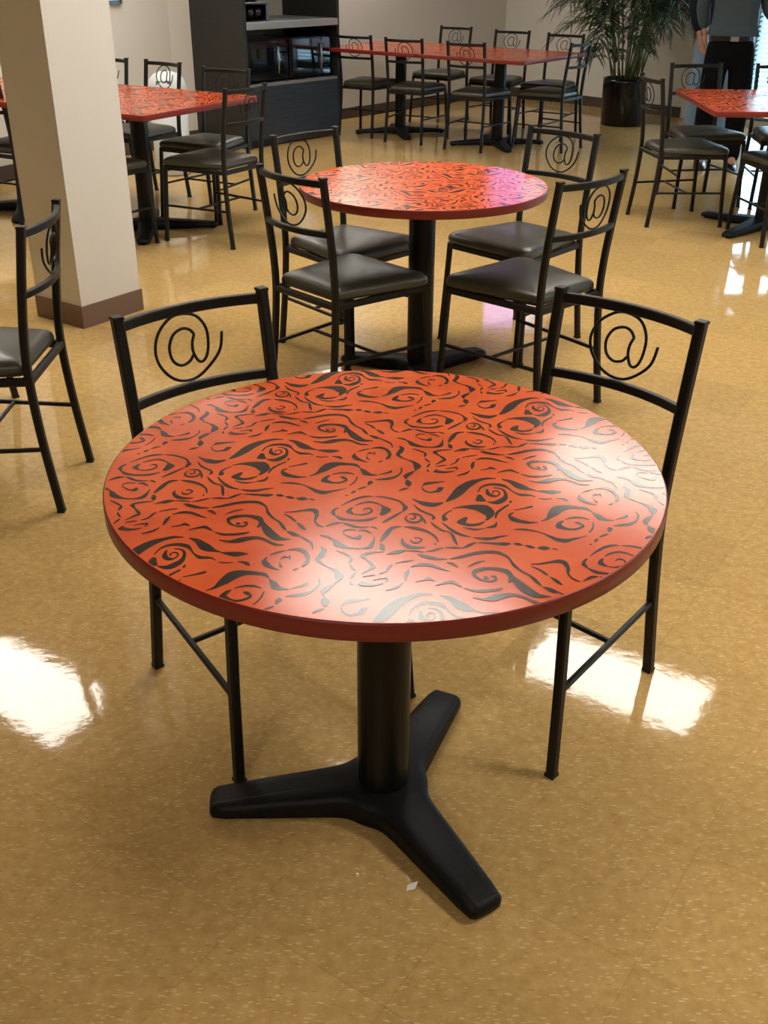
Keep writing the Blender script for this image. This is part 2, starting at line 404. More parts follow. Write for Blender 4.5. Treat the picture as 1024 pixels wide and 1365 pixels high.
# ------------------------------------------------------------------ chairs
def make_chair():
    r = empty('dining_chair', (0, 0, 0))
    sec = rect_sec(.023, .023)
    for s in (-1, 1):
        pts = spline([(s*.177, -.036, .006), (s*.172, -.012, .22), (s*.168, 0, .40), (s*.1685, -.003, .52), (s*.170, -.018, .66), (s*.171, -.046, .852)], 5)
        MB().sweep(pts, sec, up=(0, 1, 0)).build('back_post', M['metal'], r)
        bp = r.children[-1]
        MB().box((s*.171, -.0465, .8545), (.0245, .0245, .008), bev=.002).build('post_cap', M['metal'], bp)
        MB().box((s*.177, -.036, .004), (.0225, .0225, .008)).build('foot_cap', M['rubber'], bp)
        lg = MB().sweep([(s*.226, .420, .006), (s*.216, .408, .22), (s*.205, .400, .425)], rect_sec(.021, .021), up=(0, 1, 0)).build('leg', M['metal'], r)
        MB().box((s*.226, .420, .004), (.022, .022, .008)).build('foot_cap', M['rubber'], lg)
        MB().sweep([(s*.172, -.012, .205), (s*.217, .408, .205)], rect_sec(.012, .012), up=(0, 0, 1)).build('side_stretcher', M['metal'], r)
    MB().sweep([(-.194, .19, .205), (.194, .19, .205)], rect_sec(.011, .011), up=(0, 0, 1)).build('cross_stretcher', M['metal'], r)
    def by(z): return -.046*max(0, (z-.44)/.417)**1.25
    def rail(z, h, name):
        pts = []
        for i in range(13):
            u = -1+2*i/12; pts.append((u*.170, by(z)-.034*(1-u*u), z))
        MB().sweep(pts, rect_sec(.016, h, .15), up=(0, 0, 1)).build(name, M['metal'], r)
    rail(.836, .022, 'top_rail'); rail(.668, .020, 'lower_rail')
    bowl = [(-.065, .362), (-.004, .524), (.106, .595), (.258, .465), (.34, .116), (.31, -.256), (.193, -.446), (.059, -.393), (-.011, -.226)]
    stem = [(-.065, .362), (-.021, .132), (-.017, -.145), (-.072, -.421), (-.142, -.469), (-.212, -.312), (-.255, .035), (-.249, .482), (-.142, .852), (.033, 1.0), (.247, .98), (.468, .657), (.564, .21), (.536, -.241), (.396, -.665), (.208, -.90), (-.028, -.90), (-.254, -.60), (-.413, -.199), (-.466, .313)]
    def loc(u, v):
        z = .7515+v*.0735; return (u*.158, by(z)-.034*(1-u*u), z)
    ab = MB()
    for c in (bowl, stem):
        ab.sweep([loc(u, v) for u, v in spline(c, 4)], round_sec(.0034, 8), up=(0, 1, 0))
    ab.build('at_sign_scroll', M['metal'], r)
    fr = MB()
    c = [(-.165, .0, .415), (.165, .0, .415), (.207, .405, .415), (-.207, .405, .415)]
    for i in range(4):
        fr.sweep([c[i], c[(i+1) % 4]], rect_sec(.02, .024), up=(0, 0, 1))
    fr.build('seat_frame', M['metal'], r)
    # cushion: rounded trapezoid, crowned
    out = []
    cor = [(-.162, .012, .02), (.162, .012, .02), (.222, .425, .045), (-.222, .425, .045)]
    arcs = [(180, 270), (270, 360), (0, 90), (90, 180)]
    for (x, y, rad), (a0, a1) in zip(cor, arcs):
        cx = x+(rad if x < 0 else -rad); cy = y+(rad if y < .2 else -rad)
        for k in range(6):
            a = math.radians(a0+(a1-a0)*k/5); out.append((cx+rad*math.cos(a), cy+rad*math.sin(a)))
    # subdivide the straight sides so the crown stays smooth
    o2 = []
    for i in range(len(out)):
        p, q = out[i], out[(i+1) % len(out)]; L = math.dist(p, q); n = max(1, int(L/.05))
        for k in range(n): o2.append((p[0]+(q[0]-p[0])*k/n, p[1]+(q[1]-p[1])*k/n))
    n = len(o2); vs = []; fs = []
    cx, cy = 0, .215
    for sc, z in ((.90, .425), (.97, .428), (.995, .436), (1.0, .446), (.985, .457), (.95, .465), (.86, .472), (.70, .478), (.45, .482), (.2, .484)):
        for (x, y) in o2: vs.append((cx+(x-cx)*sc, cy+(y-cy)*sc, z))
    for j in range(9):
        for i in range(n): fs.append([j*n+i, j*n+(i+1) % n, (j+1)*n+(i+1) % n, (j+1)*n+i])
    fs.append(list(range(n-1, -1, -1))); fs.append([9*n+i for i in range(n)])
    MB().add(vs, fs, 0, True).build('seat', M['vinyl'], r)
    return r

chair0 = make_chair()
CH = [
 # x, y, angle, label, group
 (-.377, 2.088, -2.474, 'black metal at-sign chair facing us behind the left of the front round table', 'chairs at the front round table'),
 (.480, 2.099, 2.375, 'black metal at-sign chair facing us behind the right of the front round table', 'chairs at the front round table'),
 (-.288, 3.632, -.819, 'olive seated at-sign chair, near left of the second round table', 'chairs at the second round table'),
 (.654, 3.585, .744, 'olive seated at-sign chair, near right of the second round table', 'chairs at the second round table'),
 (.705, 4.53, 2.332, 'olive seated at-sign chair facing us, far right of the second round table', 'chairs at the second round table'),
 (-.300, 4.446, -2.331, 'olive seated at-sign chair facing us, far left of the second round table', 'chairs at the second round table'),
 (-1.018, 2.955, 1.577, 'at-sign chair seen side-on in front of the white pillar, cut by the left edge', 'chairs in front of the pillar'),
 (-1.557, 3.794, 2.33, 'chair cut off by the left edge, one leg showing under the side-on chair', 'chairs in front of the pillar'),
 (-.809, 6.10, 1.018, 'at-sign chair at the right end of the left square tables, back toward us', 'chairs at the left square tables'),
 (-1.032, 7.007, 2.661, 'chair behind the left square tables in front of the black cabinet', 'chairs at the left square tables'),
 (-1.518, 7.442, 2.45, 'at-sign chair behind the left square tables in front of the white bin', 'chairs at the left square tables'),
 (-1.94, 7.71, 2.6, 'chair behind the left square tables, half hidden by the pillar edge', 'chairs at the left square tables'),
 (-1.73, 5.81, -.5, 'chair on the near side of the left square tables, back hidden behind the pillar', 'chairs at the left square tables'),
 (-2.355, 6.50, -.5, 'chair whose dark back post lines the left edge of the pillar', 'chairs at the left square tables'),
 (1.638, 6.722, -1.439, 'at-sign chair at the left end of the right square table', 'chairs at the right square table'),
 (2.089, 7.523, 3.28, 'at-sign chair behind the right square table, in front of the standing people', 'chairs at the right square table'),
 (2.66, 7.50, 3.14, 'chair behind the right square table in front of the bright window blind', 'chairs at the right square table'),
 (2.36, 6.09, .04, 'chair on the near side of the right square table, cut by the right edge', 'chairs at the right square table'),
 (-.267, 10.075, -.532, 'leftmost near-side chair of the far tables, beside the black cabinet', 'chairs at the far square tables'),
 (.163, 9.708, -.465, 'middle near-side chair of the far tables', 'chairs at the far square tables'),
 (.671, 9.324, -.57, 'right near-side chair of the far tables', 'chairs at the far square tables'),
 (.659, 11.252, 2.538, 'leftmost chair behind the far tables, facing us', 'chairs at the far square tables'),
 (1.163, 10.733, 2.6, 'middle chair behind the far tables, facing us', 'chairs at the far square tables'),
 (1.603, 10.312, 2.578, 'rightmost chair behind the far tables, facing us near the palm', 'chairs at the far square tables'),
 (1.566, 9.384, .933, 'chair at the right end of the far tables, facing left', 'chairs at the far square tables'),
]
for i, (x, y, a, lab, g) in enumerate(CH):
    o = chair0 if i == 0 else copy_tree(chair0)
    o.location = (x, y, 0); o.rotation_euler = (0, 0, a); tag(o, lab, 'chair', g)

# ------------------------------------------------------------------ tables
PAT = [
[607,-686,605,-678,659,-635,653,-570,789,-588,788,-540,982,-521,982,-516],
[590,-696,598,-689,609,-838,618,-816,703,-922,706,-894,813,-899,810,-853,883,-864,863,-753,943,-744,942,-736],
[422,-1138,424,-1130,526,-1271,538,-1212,615,-1352,629,-1246,756,-1386,760,-1287,854,-1327,849,-1266,923,-1256,922,-1247],
[953,-1232,950,-1221,1090,-1122,1052,-998,1228,-933,1174,-746,1371,-695,1343,-543,1514,-527,1507,-443,1661,-427,1662,-378,1817,-405,1818,-395],
[1909,-428,1911,-419,2024,-539,2044,-465,2119,-705,2159,-571,2232,-785,2263,-666,2330,-805,2341,-758,2435,-831,2437,-822],
[2434,-841,2436,-832,2555,-894,2567,-828,2681,-927,2695,-832,2825,-872,2826,-863],
[1489,-907,1482,-898,1548,-746,1539,-718,1642,-665,1641,-618,1783,-643,1790,-584,1917,-696,1932,-632,1992,-779,2002,-755,2052,-890,2059,-869,2145,-998,2157,-943,2240,-1002,2247,-956,2321,-1005,2326,-982,2386,-1050,2387,-1046],
[2436,-1098,2437,-1093,2525,-1128,2528,-1110,2645,-1105,2645,-1100],
[2705,-1089,2705,-1084,2791,-1124,2799,-1087,2840,-1166,2856,-1114,2891,-1191,2892,-1187],
[1632,-785,1650,-780,1617,-943,1657,-889,1685,-1037,1700,-976,1772,-1042,1772,-1010,1831,-953,1821,-945,1818,-854,1812,-871,1754,-834,1754,-852,1709,-898,1718,-901,1737,-939,1740,-931],
[1740,-734,1741,-725,1863,-782,1870,-756,1907,-910,1933,-884,1886,-1046,1928,-1103,1807,-1142,1820,-1258,1708,-1219,1703,-1282,1598,-1213,1597,-1222],
[1480,-980,1489,-978,1441,-1153,1525,-1027,1515,-1194,1546,-1084,1588,-1204,1592,-1192],
[1049,-1463,1049,-1455,1189,-1426,1190,-1382,1322,-1451,1331,-1353,1446,-1517,1475,-1351,1532,-1618,1605,-1400,1558,-1640,1672,-1606,1554,-1760,1574,-1797,1524,-1817,1525,-1824],
[1042,-1498,1043,-1506,948,-1588,954,-1609,883,-1697,909,-1718,887,-1833,929,-1741,952,-1825,955,-1813],
[1261,-1731,1264,-1741,1190,-1776,1216,-1883,1102,-1896,1172,-1884,1194,-1977,1206,-1912,1306,-2004,1310,-1954,1434,-1966,1431,-1917,1522,-1866,1521,-1858],
[1171,-2046,1172,-2042,1275,-2113,1280,-2081,1385,-2128,1387,-2099,1510,-2074,1510,-2070],
[1516,-2058,1516,-2049,1614,-2054,1612,-2006,1680,-1995,1662,-1955,1697,-1886,1689,-1881],
[863,-1908,867,-1898,943,-2077,957,-2044,1044,-2232,1060,-2181,1152,-2311,1159,-2276,1271,-2342,1272,-2338],
[1298,-2359,1299,-2355,1449,-2414,1454,-2366,1581,-2406,1583,-2354,1695,-2348,1695,-2313,1824,-2296,1824,-2292],
[1959,-1196,1971,-1180,1961,-1239,1985,-1206,1977,-1258,1985,-1246],
[1936,-1300,1941,-1323,1807,-1441,1816,-1477,1716,-1574,1734,-1603,1681,-1760,1691,-1766],
[1999,-1507,1999,-1498,2142,-1454,2142,-1432,2250,-1413,2251,-1373,2305,-1383,2306,-1353],
[1986,-1568,1987,-1580,1899,-1647,1921,-1663,1921,-1803,1953,-1722,2032,-1877,2049,-1803,2175,-1914,2183,-1864,2324,-1885,2325,-1880],
[2367,-1852,2367,-1848,2477,-1791,2469,-1748,2560,-1703,2524,-1591,2647,-1618,2617,-1416,2735,-1520,2736,-1350,2851,-1430,2862,-1341,2986,-1424,2999,-1362,3116,-1451,3132,-1399,3196,-1529,3200,-1521],
[3197,-1548,3201,-1540,3230,-1671,3262,-1606,3269,-1764,3309,-1661,3369,-1811,3383,-1761,3496,-1805,3497,-1801],
[3512,-1782,3512,-1778,3622,-1741,3624,-1713,3722,-1686,3722,-1634,3738,-1648,3736,-1634],
[3878,-1519,3882,-1514,3887,-1645,3900,-1643,3825,-1794,3834,-1822,3721,-1882,3718,-1939,3571,-1926,3564,-1972,3450,-1962,3449,-1966],
[3364,-2024,3373,-2015,3346,-2086,3409,-2070,3346,-2166,3353,-2169],
[3326,-2217,3326,-2225,3255,-2249,3255,-2283,3173,-2314,3173,-2325],
[3148,-2367,3150,-2377,3104,-2397,3112,-2443,3072,-2454,3074,-2464],
[3024,-2524,3024,-2532,3001,-2530,3001,-2552,2988,-2546,2989,-2554],
[2746,-1789,2746,-1781,2870,-1742,2873,-1712,3003,-1741,3010,-1711,3120,-1782,3121,-1778],
[2718,-1819,2719,-1826,2633,-1880,2652,-1950,2580,-2009,2644,-1931,2657,-2077,2679,-2006,2767,-2108,2774,-2071,2881,-2098,2883,-2061,3001,-1999,2978,-1977,2951,-1888,2934,-1934,2884,-1867,2879,-1884],
[3157,-1854,3161,-1853,3132,-1997,3143,-2002,3078,-2129,3085,-2141,3039,-2187,3040,-2191],
[1923,-2107,1923,-2103,2063,-2122,2069,-2085,2191,-2145,2197,-2121,2336,-2214,2340,-2199,2418,-2312,2431,-2275,2519,-2431,2539,-2362,2646,-2478,2658,-2399,2766,-2417,2768,-2370,2882,-2354,2883,-2335,2997,-2288,2997,-2285],
[590,-2772,590,-2768,683,-2761,681,-2735,770,-2714,767,-2688,851,-2664,851,-2660],
[873,-2651,873,-2647,1003,-2674,1006,-2639,1128,-2667,1128,-2651,1225,-2615,1218,-2565,1336,-2501,1335,-2490],
[1350,-2505,1350,-2502,1504,-2534,1507,-2503,1630,-2554,1635,-2515,1757,-2579,1763,-2512,1843,-2536,1843,-2528],
[1879,-2529,1880,-2525,1937,-2570,1947,-2516,2018,-2570,2019,-2566],
[2038,-2582,2040,-2575,2107,-2642,2120,-2589,2183,-2652,2185,-2645],
[2216,-2648,2217,-2640,2304,-2698,2318,-2613,2401,-2667,2402,-2659],
[2422,-2669,2423,-2665,2465,-2686,2469,-2671,2510,-2705,2511,-2701],
[-729,-1440,-726,-1447,-795,-1510,-780,-1542,-824,-1615,-784,-1600,-770,-1699,-763,-1685],
[-684,-1382,-685,-1378,-549,-1244,-555,-1219,-413,-1135,-419,-1095,-277,-1079,-279,-1047,-190,-1069,-190,-1065],
[-167,-1064,-167,-1059,-23,-1099,-21,-1071,138,-1173,142,-1142,239,-1259,247,-1232,280,-1370,300,-1335,289,-1430,343,-1430,276,-1494,299,-1530,271,-1541,276,-1550],
[277,-1542,279,-1549,131,-1697,142,-1738,20,-1826,30,-1863,-48,-1927,-45,-1938],
[-775,-1697,-772,-1686,-694,-1822,-687,-1765,-555,-1857,-555,-1819,-398,-1872,-399,-1838,-241,-1848,-245,-1802,-114,-1748,-115,-1740],
[-80,-1327,-78,-1320,-43,-1443,-23,-1397,-46,-1507,71,-1505,-52,-1547,-12,-1647,-83,-1668,-79,-1679],
[-471,-1384,-472,-1380,-376,-1316,-379,-1290,-252,-1268,-252,-1236,-138,-1303,-135,-1277,-64,-1361,-62,-1353],
[-501,-1437,-498,-1444,-546,-1475,-527,-1523,-591,-1577,-537,-1536,-516,-1642,-508,-1603,-481,-1645,-480,-1637],
[-494,-1653,-493,-1648,-380,-1686,-381,-1669,-266,-1651,-271,-1626,-199,-1565,-214,-1548,-223,-1459,-229,-1482,-295,-1448,-294,-1466,-344,-1509,-343,-1513],
[-1556,-1610,-1556,-1605,-1420,-1607,-1423,-1585,-1265,-1564,-1269,-1529,-1132,-1561,-1132,-1491,-1085,-1629,-1044,-1554,-1065,-1714,-1031,-1723,-1074,-1860,-1058,-1857,-1022,-2008,-1014,-1982,-922,-2068,-921,-2064],
[-893,-2054,-894,-2051,-790,-1989,-798,-1950,-727,-1956,-731,-1918,-658,-1929,-659,-1925],
[-641,-1929,-641,-1925,-553,-2000,-548,-1960,-439,-2072,-437,-2039,-327,-2078,-328,-2057,-239,-2055,-240,-2051],
[-222,-2046,-222,-2042,-164,-2082,-161,-2058,-107,-2116,-107,-2113],
[-615,-2289,-617,-2289,-617,-2198,-623,-2186,-544,-2148,-546,-2128,-431,-2156,-431,-2152],
[-602,-2282,-601,-2279,-528,-2368,-526,-2349,-439,-2412,-439,-2380,-375,-2416,-388,-2331,-342,-2350,-345,-2335],
[-398,-2147,-398,-2143,-294,-2182,-291,-2150,-198,-2251,-197,-2247],
[-962,-2318,-962,-2314,-854,-2371,-850,-2336,-776,-2448,-768,-2422,-740,-2581,-710,-2485,-641,-2658,-630,-2577,-507,-2692,-505,-2665,-357,-2703,-357,-2684,-247,-2689,-255,-2637,-175,-2631,-210,-2567,-157,-2475,-172,-2466,-156,-2354,-158,-2353],
[-1846,-1484,-1842,-1480,-1807,-1652,-1787,-1617,-1711,-1810,-1703,-1784,-1611,-1924,-1603,-1898,-1551,-2069,-1528,-2025,-1481,-2184,-1477,-2177],
[-1465,-2207,-1464,-2199,-1359,-2328,-1351,-2252,-1265,-2350,-1263,-2332,-1185,-2441,-1179,-2413,-1084,-2557,-1071,-2535,-1047,-2717,-1040,-2713],
[-1556,-1666,-1555,-1662,-1456,-1770,-1451,-1744,-1395,-1866,-1385,-1832,-1348,-1905,-1347,-1902],
[-1332,-1946,-1331,-1943,-1261,-2086,-1243,-2028,-1187,-2156,-1185,-2153],
[-927,-2661,-922,-2651,-903,-2748,-852,-2747,-936,-2863,-888,-2922,-976,-3006,-931,-3000,-897,-3127,-889,-3103,-792,-3219,-789,-3206,-695,-3344,-672,-3290,-676,-3470,-584,-3456,-675,-3563,-649,-3592,-681,-3632,-678,-3636],
[-684,-3642,-682,-3648,-777,-3716,-751,-3777,-859,-3833,-817,-3881,-830,-3948,-824,-3947],
[-816,-3967,-809,-3964,-831,-4095,-753,-4084,-794,-4212,-785,-4213],
[-797,-4262,-795,-4268,-884,-4290,-876,-4323,-951,-4358,-948,-4367],
[-702,-2756,-701,-2752,-591,-2848,-586,-2823,-505,-2925,-499,-2907,-494,-2988,-463,-2990,-502,-3093,-498,-3096],
[-497,-3145,-492,-3139,-467,-3240,-455,-3217,-413,-3303,-410,-3294],
[-412,-3350,-409,-3355,-448,-3411,-433,-3434,-474,-3505,-471,-3509],
[-468,-3575,-461,-3575,-470,-3638,-456,-3625,-439,-3671,-437,-3666],
[-10,-2777,-10,-2781,-148,-2790,-146,-2812,-276,-2826,-270,-2862,-341,-2904,-295,-2892,-263,-3015,-256,-2999,-194,-3145,-176,-3107,-167,-3182,-139,-3205,-219,-3249,-209,-3280,-324,-3389,-323,-3392],
[241,-2034,242,-2042,108,-2058,119,-2111,17,-2193,56,-2264,-43,-2374,-14,-2417,-68,-2495,-61,-2504],
[-67,-2558,-61,-2552,-61,-2682,-15,-2622,-6,-2739,-1,-2732],
[290,-2040,290,-2035,440,-2105,446,-2056,591,-2174,599,-2135,695,-2278,705,-2250,751,-2381,763,-2364,779,-2504,783,-2500],
[721,-2558,722,-2550,733,-2578,735,-2538,747,-2557,747,-2550],
[255,-2400,263,-2402,239,-2509,264,-2482,306,-2637,322,-2574,417,-2690,421,-2636,590,-2659,590,-2655],
[370,-2435,371,-2433,399,-2517,404,-2496,477,-2538,475,-2516,546,-2432,532,-2432,481,-2364,479,-2380,425,-2388,426,-2392],
[448,-1333,450,-1329,520,-1509,530,-1480,632,-1617,638,-1589,722,-1694,731,-1669,732,-1764,760,-1768,715,-1824,718,-1829],
[696,-1910,700,-1900,758,-2047,770,-2016,854,-2165,861,-2138,952,-2202,956,-2187,992,-2318,1013,-2290,1014,-2456,1040,-2430,1054,-2581,1058,-2578],
[378,-1782,379,-1778,433,-1819,430,-1795,473,-1732,461,-1732,437,-1671,433,-1681],
[352,-1656,352,-1652,448,-1640,450,-1618,533,-1703,543,-1675,550,-1782,573,-1801,490,-1882,494,-1915,383,-1883,379,-1916,320,-1800,303,-1817,338,-1704,332,-1698],
[583,-1778,585,-1776,590,-1868,610,-1853,611,-1962,613,-1960],
[-142,-2814,-143,-2810,-37,-2792,-37,-2788],
[18,-2865,17,-2862,102,-2830,98,-2796,198,-2820,192,-2745,306,-2742,305,-2738],
[312,-2750,312,-2746,448,-2767,449,-2751,564,-2789,564,-2785],
[471,-2853,473,-2846,556,-2931,565,-2873,671,-2975,678,-2924,776,-2994,779,-2968,886,-2985,886,-2982],
[928,-2977,928,-2973,1096,-2934,1094,-2890,1291,-2845,1290,-2793,1461,-2801,1464,-2751,1625,-2813,1635,-2768,1740,-2908,1752,-2883,1813,-3077,1818,-3069],
[-1897,-1811,-1894,-1807,-1855,-2033,-1814,-1978,-1770,-2272,-1717,-2141,-1642,-2426,-1619,-2292,-1516,-2459,-1516,-2404,-1386,-2445,-1386,-2441],
[140,-3111,140,-3107,276,-3060,275,-3042,412,-3015,411,-3012],
[-85,-3395,-86,-3392,9,-3336,3,-3318,59,-3236,43,-3206,104,-3136,102,-3130],
[362,-3201,362,-3194,482,-3158,481,-3115,623,-3165,628,-3121,743,-3230,750,-3195,825,-3274,828,-3260,902,-3306,903,-3303],
[873,-3070,874,-3066,953,-3126,963,-3088,1029,-3195,1030,-3192],
[1166,-3190,1166,-3186,1293,-3095,1290,-3071,1425,-3023,1425,-3020],
[336,-3262,341,-3267,284,-3378,319,-3400,279,-3552,286,-3555],
[243,-3614,244,-3617,158,-3706,166,-3743,12,-3799,14,-3809],
[415,-3593,415,-3590,538,-3553,536,-3536,597,-3530,600,-3481,691,-3563,692,-3560],
[1708,-3607,1701,-3602,1774,-3454,1725,-3467,1729,-3290,1697,-3362,1612,-3229,1601,-3286,1467,-3210,1464,-3253,1317,-3237,1320,-3300,1224,-3325,1259,-3354,1257,-3468,1270,-3441,1356,-3549,1360,-3533,1456,-3579,1457,-3554,1538,-3535,1525,-3505,1533,-3440,1522,-3463,1469,-3426,1468,-3433],
[1368,-3461,1370,-3454,1398,-3508,1408,-3460,1438,-3494,1439,-3487],
[1861,-182,1861,-177,2001,-127,2002,-96,2097,-116,2105,-71,2222,-210,2223,-205],
[2255,-243,2256,-238,2390,-326,2396,-292,2560,-327,2565,-287,2711,-289,2714,-255,2777,-241,2778,-236],
[2353,-479,2354,-474,2509,-536,2514,-497,2644,-536,2651,-429,2784,-467,2790,-388,2907,-427,2915,-382,3041,-484,3050,-450,3166,-601,3176,-563,3320,-614,3321,-609],
[3138,-896,3138,-892,3236,-837,3237,-815,3357,-770,3358,-765],
[3374,-754,3375,-749,3521,-748,3532,-700,3629,-835,3651,-785,3676,-999,3713,-957,3659,-1103,3691,-1125,3622,-1194,3625,-1203],
[3582,-1247,3582,-1251,3540,-1266,3539,-1292,3500,-1302,3500,-1306],
[3106,-958,3111,-963,3054,-1076,3095,-1038,3108,-1192,3138,-1119,3197,-1251,3208,-1217,3309,-1308,3310,-1304],
[3305,-1020,3304,-1017,3340,-961,3341,-934,3401,-963,3402,-950,3420,-931,3429,-911,3442,-1028,3444,-1025],
[3299,-1070,3301,-1068,3306,-1177,3316,-1160,3353,-1224,3355,-1220],
[-304,-3583,-303,-3586,-365,-3654,-332,-3591,-259,-3697,-256,-3643,-137,-3690,-138,-3662,-23,-3635,-24,-3632],
[-163,-3554,-163,-3551,-58,-3518,-59,-3501,31,-3513,34,-3489,35,-3545,42,-3555,2,-3583,3,-3586],
[-306,-3469,-306,-3465,-221,-3442,-222,-3428,-136,-3417,-136,-3413]]
V1 = (.362, -.150); V2 = (.117, .350)
STRK = []
for row in PAT:
    pts = [tuple(row[i+j]*1e-4 for j in range(4)) for i in range(0, len(row), 4)]
    STRK.append(spline(pts, 4))
def clip(poly, cl):
    for i in range(len(cl)):
        a, b = cl[i], cl[(i+1) % len(cl)]; out = []
        def sd(p): return (b[0]-a[0])*(p[1]-a[1])-(b[1]-a[1])*(p[0]-a[0])
        for k in range(len(poly)):
            p, q = poly[k], poly[(k+1) % len(poly)]; sp, sq = sd(p), sd(q)
            if sp >= 0: out.append(p)
            if (sp >= 0) != (sq >= 0):
                t = sp/(sp-sq); out.append((p[0]+(q[0]-p[0])*t, p[1]+(q[1]-p[1])*t))
        poly = out
        if len(poly) < 3: return []
    return poly
TZ = .745
def fat(p, k):
    mx, my = (p[0]+p[2])/2, (p[1]+p[3])/2; dx, dy = (p[0]-p[2])/2, (p[1]-p[3])/2
    L = math.hypot(dx, dy)+1e-9; w = (L*k+.0004*k*k)/L
    return (mx+dx*w, my+dy*w, mx-dx*w, my-dy*w)
def tabletop(name, outline, parent, rot=0.0, shift=(0, 0), wf=1.28):
    """slab with a dark red rounded rim, an orange top face and the charcoal swirls inlaid in it"""
    b = MB(); n = len(outline); vs = []; fs = []
    prof = [(.004, -.031), (0, -.028), (0, -.003), (.0008, -.0009), (.0028, 0.0)]
    for ins, z in prof:
        for i in range(n):
            p = outline[i]; a = outline[i-1]; c = outline[(i+1) % n]
            tx, ty = c[0]-a[0], c[1]-a[1]; L = math.hypot(tx, ty)
            vs.append((p[0]-ty/L*ins, p[1]+tx/L*ins, TZ+z))
    k = len(prof)
    b.add(vs, [[j*n+i, j*n+(i+1) % n, (j+1)*n+(i+1) % n, (j+1)*n+i] for j in range(k-1) for i in range(n)], 1, True)
    b.add(vs[:n], [list(range(n-1, -1, -1))], 3)
    top = vs[-n:]
    b.add(top, [list(range(n))], 0)
    cl = [(p[0]*.997, p[1]*.997) for p in [(v[0], v[1]) for v in top]]
    ca, sa = math.cos(rot), math.sin(rot)
    R = max(math.hypot(*p) for p in cl); rin = min(math.hypot(*p) for p in cl)*.985
    if len(cl) < 40: rin = min(abs(p[0]) for p in cl if abs(p[0]) > .3)*.98
    for i in range(-7, 8):
        for j in range(-7, 8):
            ox = V1[0]*i+V2[0]*j+shift[0]; oy = V1[1]*i+V2[1]*j+shift[1]
            if math.hypot(ox, oy) > R+.75: continue
            for si, st in enumerate(STRK):
                st = [fat(p, wf) for p in st]
                for qi, (a, c) in enumerate(zip(st[:-1], st[1:])):
                    q = [(a[0]+ox, a[1]+oy), (c[0]+ox, c[1]+oy), (c[2]+ox, c[3]+oy), (a[2]+ox, a[3]+oy)]
                    ar = sum(q[m][0]*q[(m+1) % 4][1]-q[(m+1) % 4][0]*q[m][1] for m in range(4))
                    if abs(ar) < 1e-9: continue
                    if ar < 0: q = q[::-1]
                    q = [(x*ca-y*sa, x*sa+y*ca) for x, y in q]
                    rr = [math.hypot(*p) for p in q]
                    if min(rr) > R: continue
                    if max(rr) > rin:
                        q = clip(q, cl)
                        if not q: continue
                    b.add([(x, y, TZ+.0002+si*4e-6+qi*1e-7*7) for x, y in q], [list(range(len(q)))], 2)
    b.keep = True
    return b.build(name, [M['lam'], M['rim'], M['ink'], M['under']], parent)
